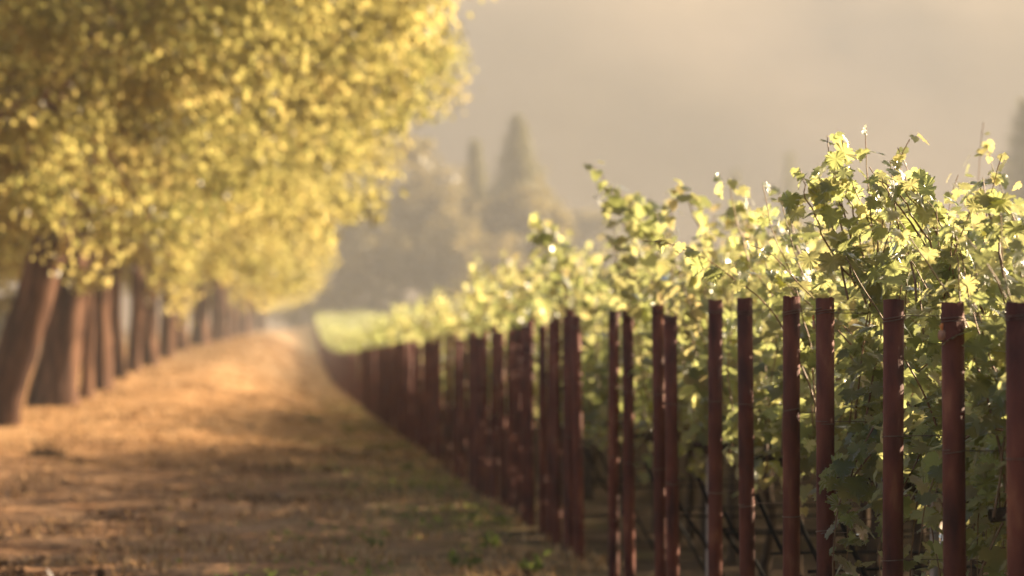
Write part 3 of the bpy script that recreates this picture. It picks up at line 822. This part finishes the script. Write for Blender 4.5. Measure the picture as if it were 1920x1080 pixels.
# ------------------------------------------------------------------ background trees beyond the vineyard
def broad(px, ytop, halfpx, Y, lab, seed, mat_=None, tm=.45, ybot=600, pale=False, nl=9000, low=-.8):
    rng = np.random.default_rng(seed)
    p = at(px, ytop, Y); zb = float(ground(p.x, Y)) - .1
    rx = halfpx * Y / F; H = p.z - zb
    t = thing('broad_tree', lab, 'tree', (p.x, Y, zb), 0, 'hazy trees at the end of the vineyard')
    zl = H * .13; rz = (H - zl) / 2 / .95
    c = link('crown', crown_mesh(rng, 200, nl, rx, rz, zl + rz * .95, .034 * H * .9, .065 * H * 1.2, low, False, 'crown', mat_ or M_FAR, tm), t)
    me, top = trunk_mesh(rng, .035 * H, .02 * H, H * .6, (0, 0), .2, 8, material=M_PALEBARK if pale else None)
    link('trunk', me, t)
    return t
def conifer(px, ytop, halfpx, Y, lab, seed, nl=9000, pw=1.0, tm=.4):
    rng = np.random.default_rng(seed)
    p = at(px, ytop, Y); zb = float(ground(p.x, Y)) - .1
    H = p.z - zb; W = halfpx * Y / F
    t = thing('conifer', lab, 'tree', (p.x, Y, zb), 0, 'conifers in the haze')
    tiers = 34; pos, nrm, tip, sc = [], [], [], []
    for k in range(tiers):
        f = (k + .5) / tiers; zz = H * (.1 + .9 * f)
        w = W * (1 - f) ** pw * rng.uniform(.8, 1.15) + .12 * W * (1 - f)
        nb = 9
        for a in np.arange(nb) / nb * 6.283 + rng.uniform(0, 6):
            wl = w * rng.uniform(.65, 1.1); m = max(4, int(nl / tiers / nb))
            s = rng.random(m) ** .7
            q = np.column_stack([np.cos(a) * s * wl, np.sin(a) * s * wl, zz - .35 * s * wl]) + rng.normal(0, .022 * H * .6, (m, 3)) * [1, 1, .5]
            pos.append(q); nrm.append(rng.normal(0, .4, (m, 3)) + [0, 0, 1]); tip.append(np.tile([math.cos(a), math.sin(a), -.5], (m, 1)) + rng.normal(0, .3, (m, 3)))
            sc.append(rng.uniform(.018, .034, m) * H * (.5 + .6 * (1 - f)))
    b = Buf(); pos, nrm, tip, sc = map(np.concatenate, (pos, nrm, tip, sc))
    stamp(b, LEAFQ, pos, frames(nrm, tip), sc, np.clip(rng.normal(tm, .15, len(pos)), 0, 1), rng)
    link('crown', b.mesh('crown', M_NEEDLE), t)
    me, top = trunk_mesh(rng, .03 * H, .006 * H, H * .97, (0, 0), .2, 7)
    link('trunk', me, t)
    return t
broad(742, 255, 100, 390, 'tall round hazy tree right beside the golden avenue foliage', 1, tm=.6)
broad(812, 318, 90, 384, 'hazy tree with rounded top left of the pointed conifers', 2, tm=.55)
broad(690, 410, 90, 376, 'low brownish hazy tree under the overhanging golden foliage', 3, tm=.5)
broad(852, 400, 60, 372, 'hazy tree with a pale upright trunk below the pointed conifers', 4, tm=.6, pale=True)
broad(610, 450, 70, 380, 'hazy tree at the end of the road, low and brownish', 5, tm=.5)
broad(925, 440, 70, 375, 'low yellowish hazy tree at the foot of the tallest conifer', 6, tm=.7)
broad(1000, 345, 72, 386, 'greenish hazy tree leaning on the right flank of the tallest conifer', 7, tm=.5)
broad(1110, 400, 62, 470, 'small faint grey tree behind the first tall vine shoots', 8, tm=.3)
broad(500, 560, 62, 378, 'dark low bush closing the far end of the road', 9, tm=.3)
broad(560, 520, 60, 382, 'second low bush closing the far end of the road', 10, tm=.35)
conifer(970, 216, 150, 392, 'tallest pointed conifer in the middle with a narrow spire', 11, 20000, .95, tm=.65)
conifer(890, 262, 84, 396, 'pointed conifer just left of the tallest spire', 12, 14000, .95, tm=.55)
conifer(1380, 318, 46, 485, 'faint slim conifer standing in the haze above the vines', 13, 5000)
conifer(1480, 286, 56, 480, 'faint conifer right of the slim one, above the tall vine shoots', 14, 5000)
conifer(1925, 185, 120, 345, 'grey conifer cut by the right edge above the vines', 15, 14000, .7)

for j, px in enumerate(range(575, 1075, 42)):
    rng = np.random.default_rng(870 + j); Ys = 368 + rng.uniform(0, 5)
    p = at(px + rng.uniform(-8, 8), 600, Ys); zb = float(ground(p.x, Ys)) - .1
    t = thing('shrub', 'low shrub filling the gap under the hazy trees beyond the last vines', 'shrub', (p.x, Ys, zb), 0, 'shrubs under the hazy trees')
    sc_ = rng.uniform(.55, .85)
    c = link('crown', hedge_me[j % 2], t, (0, 0, 0), (0, 0, rng.uniform(0, 6))); c.scale = (sc_ * .8, sc_ * .6, sc_ * .75)
    b = Buf()
    for q in range(4):
        V, Q = tube([(q * .1 - .15, 0, -.1), (q * .4 - .6, rng.normal(0, .2), .8), (q * .7 - 1.0, rng.normal(0, .3), 1.7)], [.07, .05, .02], 5); b.add(V, Q)
    link('stems', b.mesh('stems', M_BARK), t)

# ------------------------------------------------------------------ dry grass, weeds, clumps
rng = np.random.default_rng(41)
N = 110000
gy = 14.5 + (rng.random(N) ** 2.4) * 240
gx = -8.5 + rng.random(N) * 10.6
keep = (vnoise(gx, gy, 1.1, 61) + .6 * vnoise(gx, gy, 3.7, 62) + rng.normal(0, .12, N)) > .2 - .12 * sstep(gy, 24, 50)
gx, gy = gx[keep], gy[keep]; n = len(gx)
gzv = ground(gx, gy) + relief(gx, gy)
a = rng.uniform(0, 6.28, n); hgt = rng.uniform(.03, .10, n) * (1 + np.clip(gy - 60, 0, None) / 160); lean = rng.uniform(.2, 1.3, n)
w = rng.uniform(.004, .009, n) * (1 + gy / 30)
base = np.column_stack([gx, gy, gzv - .006])
tipv = base + np.column_stack([np.cos(a) * hgt * lean, np.sin(a) * hgt * lean, hgt])
side = np.column_stack([-np.sin(a) * w, np.cos(a) * w, np.zeros(n)])
V = np.stack([base - side, base + side, tipv], 1).reshape(-1, 3)
tint = np.repeat(np.clip(rng.normal(.5, .2, n), 0, 1), 3)
kind(link('dry_grass', mesh_np('dry_grass', V, [np.arange(3 * n).reshape(-1, 3)], M_STRAW, tint)), 'stuff')

# drifts of fallen leaves and broken straw lying on the road
rng = np.random.default_rng(43)
N = 60000
gy = 15 + (rng.random(N) ** 2.0) * 70; gx = -8 + rng.random(N) * 9.6
keep = (vnoise(gx, gy * .55, .7, 81) + .7 * vnoise(gx, gy, 2.3, 82) + rng.normal(0, .08, N)) > .27
gx, gy = gx[keep], gy[keep]; n = len(gx)
P = np.column_stack([gx, gy, ground(gx, gy) + relief(gx, gy) + rng.uniform(.005, .04, n)])
b = Buf()
stamp(b, LEAFQ, P, frames(rng.normal(0, .45, (n, 3)) + [0, 0, .8], rng.normal(0, 1, (n, 3))), rng.uniform(.03, .085, n), rng.random(n), rng)
kind(link('leaf_litter', b.mesh('leaf_litter', M_LITTER)), 'stuff')

# sparse green ground cover along the post line
N = 15000
gy = 15 + (rng.random(N) ** 1.6) * 80
gx = 1.75 - np.abs(rng.normal(0, 1.0, N))
keep = (vnoise(gx, gy, .8, 71) + .5 * vnoise(gx, gy, 2.7, 72) + rng.normal(0, .06, N)) > .12
gx, gy = gx[keep], gy[keep]; n = len(gx)
P = np.column_stack([gx, gy, ground(gx, gy) + relief(gx, gy) + rng.uniform(0, .06, n)])
b = Buf()
stamp(b, LEAFQ, P, frames(rng.normal(0, .5, (n, 3)) + [0, 0, .8], rng.normal(0, 1, (n, 3))), rng.uniform(.02, .05, n), np.clip(rng.normal(.55, .25, n), 0, 1), rng)
kind(link('ground_cover', b.mesh('ground_cover', M_WEED)), 'stuff')

def weed(px, py, size, seed, lab):
    rng = np.random.default_rng(seed)
    lo, hi = 12.0, 120.0                                   # walk the sight line to the ground
    for _ in range(40):
        m = (lo + hi) / 2; p = at(px, py, m)
        if p.z > gz(p.x, m): lo = m
        else: hi = m
    p = at(px, py, lo)
    t = thing('weed', lab, 'weed', (p.x, p.y, gz(p.x, p.y)), 0, 'green weeds beside the posts')
    b, sb = Buf(), Buf()
    for s in range(7):
        a = rng.uniform(0, 6.28); e = np.array([math.cos(a), math.sin(a), rng.uniform(.5, 1.4)]) * size * rng.uniform(.5, 1)
        Pp = np.linspace([0, 0, -.02], e, 6) + rng.normal(0, .006, (6, 3)); Pp[0] = (0, 0, -.02)
        V, Q = tube(Pp, np.linspace(.004, .0015, 6), 4); sb.add(V, Q)
        n = 12; q = Pp[rng.integers(1, 6, n)] + rng.normal(0, .012, (n, 3))
        stamp(b, LEAFQ, q, frames(rng.normal(0, .5, (n, 3)) + [0, 0, .8], e + rng.normal(0, .3, (n, 3))), rng.uniform(.03, .06, n), np.clip(rng.normal(.5, .2, n), 0, 1), rng)
    link('stems', sb.mesh('stems', M_WEED), t); link('foliage', b.mesh('foliage', M_WEED), t)
for j, (px, py, s, lab) in enumerate([
        (870, 1066, .13, 'largest green weed at the bottom edge, on the verge beside the posts'),
        (995, 1072, .10, 'small green weed at the bottom edge, nearest the posts'),
        (920, 1024, .06, 'tiny bright green weed above the largest weed on the verge'),
        (700, 1026, .06, 'tiny weed alone on the dry grass left of the verge'),
        (815, 945, .07, 'dark green weed on the verge midway down the run of posts'),
        (760, 880, .09, 'low weed at the foot of the dark merged posts'),
        (655, 815, .22, 'green tuft at the foot of the far posts, on the shaded verge'),
        (590, 790, .2, 'green tuft where the sunlit band meets the verge')]):
    weed(px, py, s, 4000 + j, lab)

def clump(px, py, wpx, seed, lab):
    rng = np.random.default_rng(seed)
    lo, hi = 12.0, 120.0
    for _ in range(40):
        m = (lo + hi) / 2; p = at(px, py, m)
        if p.z > gz(p.x, m): lo = m
        else: hi = m
    p = at(px, py, lo); W = wpx * p.y / F
    t = thing('dead_leaf_clump', lab, 'leaf clump', (p.x, p.y, gz(p.x, p.y)))
    nu, nw = 18, 8
    V = []
    for i in range(nw):
        f = i / (nw - 1)
        for k in range(nu):
            a = k / nu * 6.283
            r = (1 - f ** 2.2) * W / 2 * (1 + .22 * math.sin(3 * a + 1) + .1 * rng.normal())
            x = math.cos(a) * r; hump = .6 + .5 * math.exp(-((x + .22 * W) / (.14 * W)) ** 2) + .32 * math.exp(-((x - .28 * W) / (.12 * W)) ** 2)
            V.append((x, math.sin(a) * r * .5, -.03 + f * W * .24 * hump + rng.normal(0, .006)))
    Q = [[i * nu + k, i * nu + (k + 1) % nu, (i + 1) * nu + (k + 1) % nu, (i + 1) * nu + k] for i in range(nw - 1) for k in range(nu)]
    link('mound', mesh_np('mound', np.array(V), [np.array(Q)], M_CLOD), t)
    b = Buf(); n = 260
    x = rng.uniform(-.5, .5, n) * W
    q = np.column_stack([x, rng.normal(0, .12, n) * W, np.abs(rng.normal(.08, .06, n)) * W * (1 + (np.abs(x) < .35 * W))])
    stamp(b, LEAFQ, q, frames(rng.normal(0, 1, (n, 3)) + [0, 0, .5], rng.normal(0, 1, (n, 3))), rng.uniform(.06, .13, n) * W, rng.random(n), rng)
    link('foliage', b.mesh('foliage', M_CLOD), t)
clump(85, 858, 66, 4100, 'dark two humped clump of dead leaves on the sunlit part of the road')
clump(22, 1078, 46, 4101, 'dark clump in the bottom left corner on the shaded road')

# ------------------------------------------------------------------ haze
def haze():
    m, nt, out = mat('haze')
    v = node(nt, 'ShaderNodeVolumePrincipled')
    v.inputs['Color'].default_value = (.96, .945, .935, 1)
    v.inputs['Density'].default_value = HAZE
    v.inputs['Anisotropy'].default_value = .12
    nt.links.new(v.outputs[0], out.inputs['Volume'])
    x0, x1, y0, y1, z0, z1 = -640, 920, -70, 1040, -1.5, 108
    V = [(x, y, z) for z in (z0, z1) for x, y in ((x0, y0), (x1, y0), (x1, y1), (x0, y1))]
    Q = [(3, 2, 1, 0), (4, 5, 6, 7), (0, 1, 5, 4), (1, 2, 6, 5), (2, 3, 7, 6), (3, 0, 4, 7)]
    kind(link('haze', mesh_np('haze', V, [np.array(Q)], m)), 'stuff')
haze()
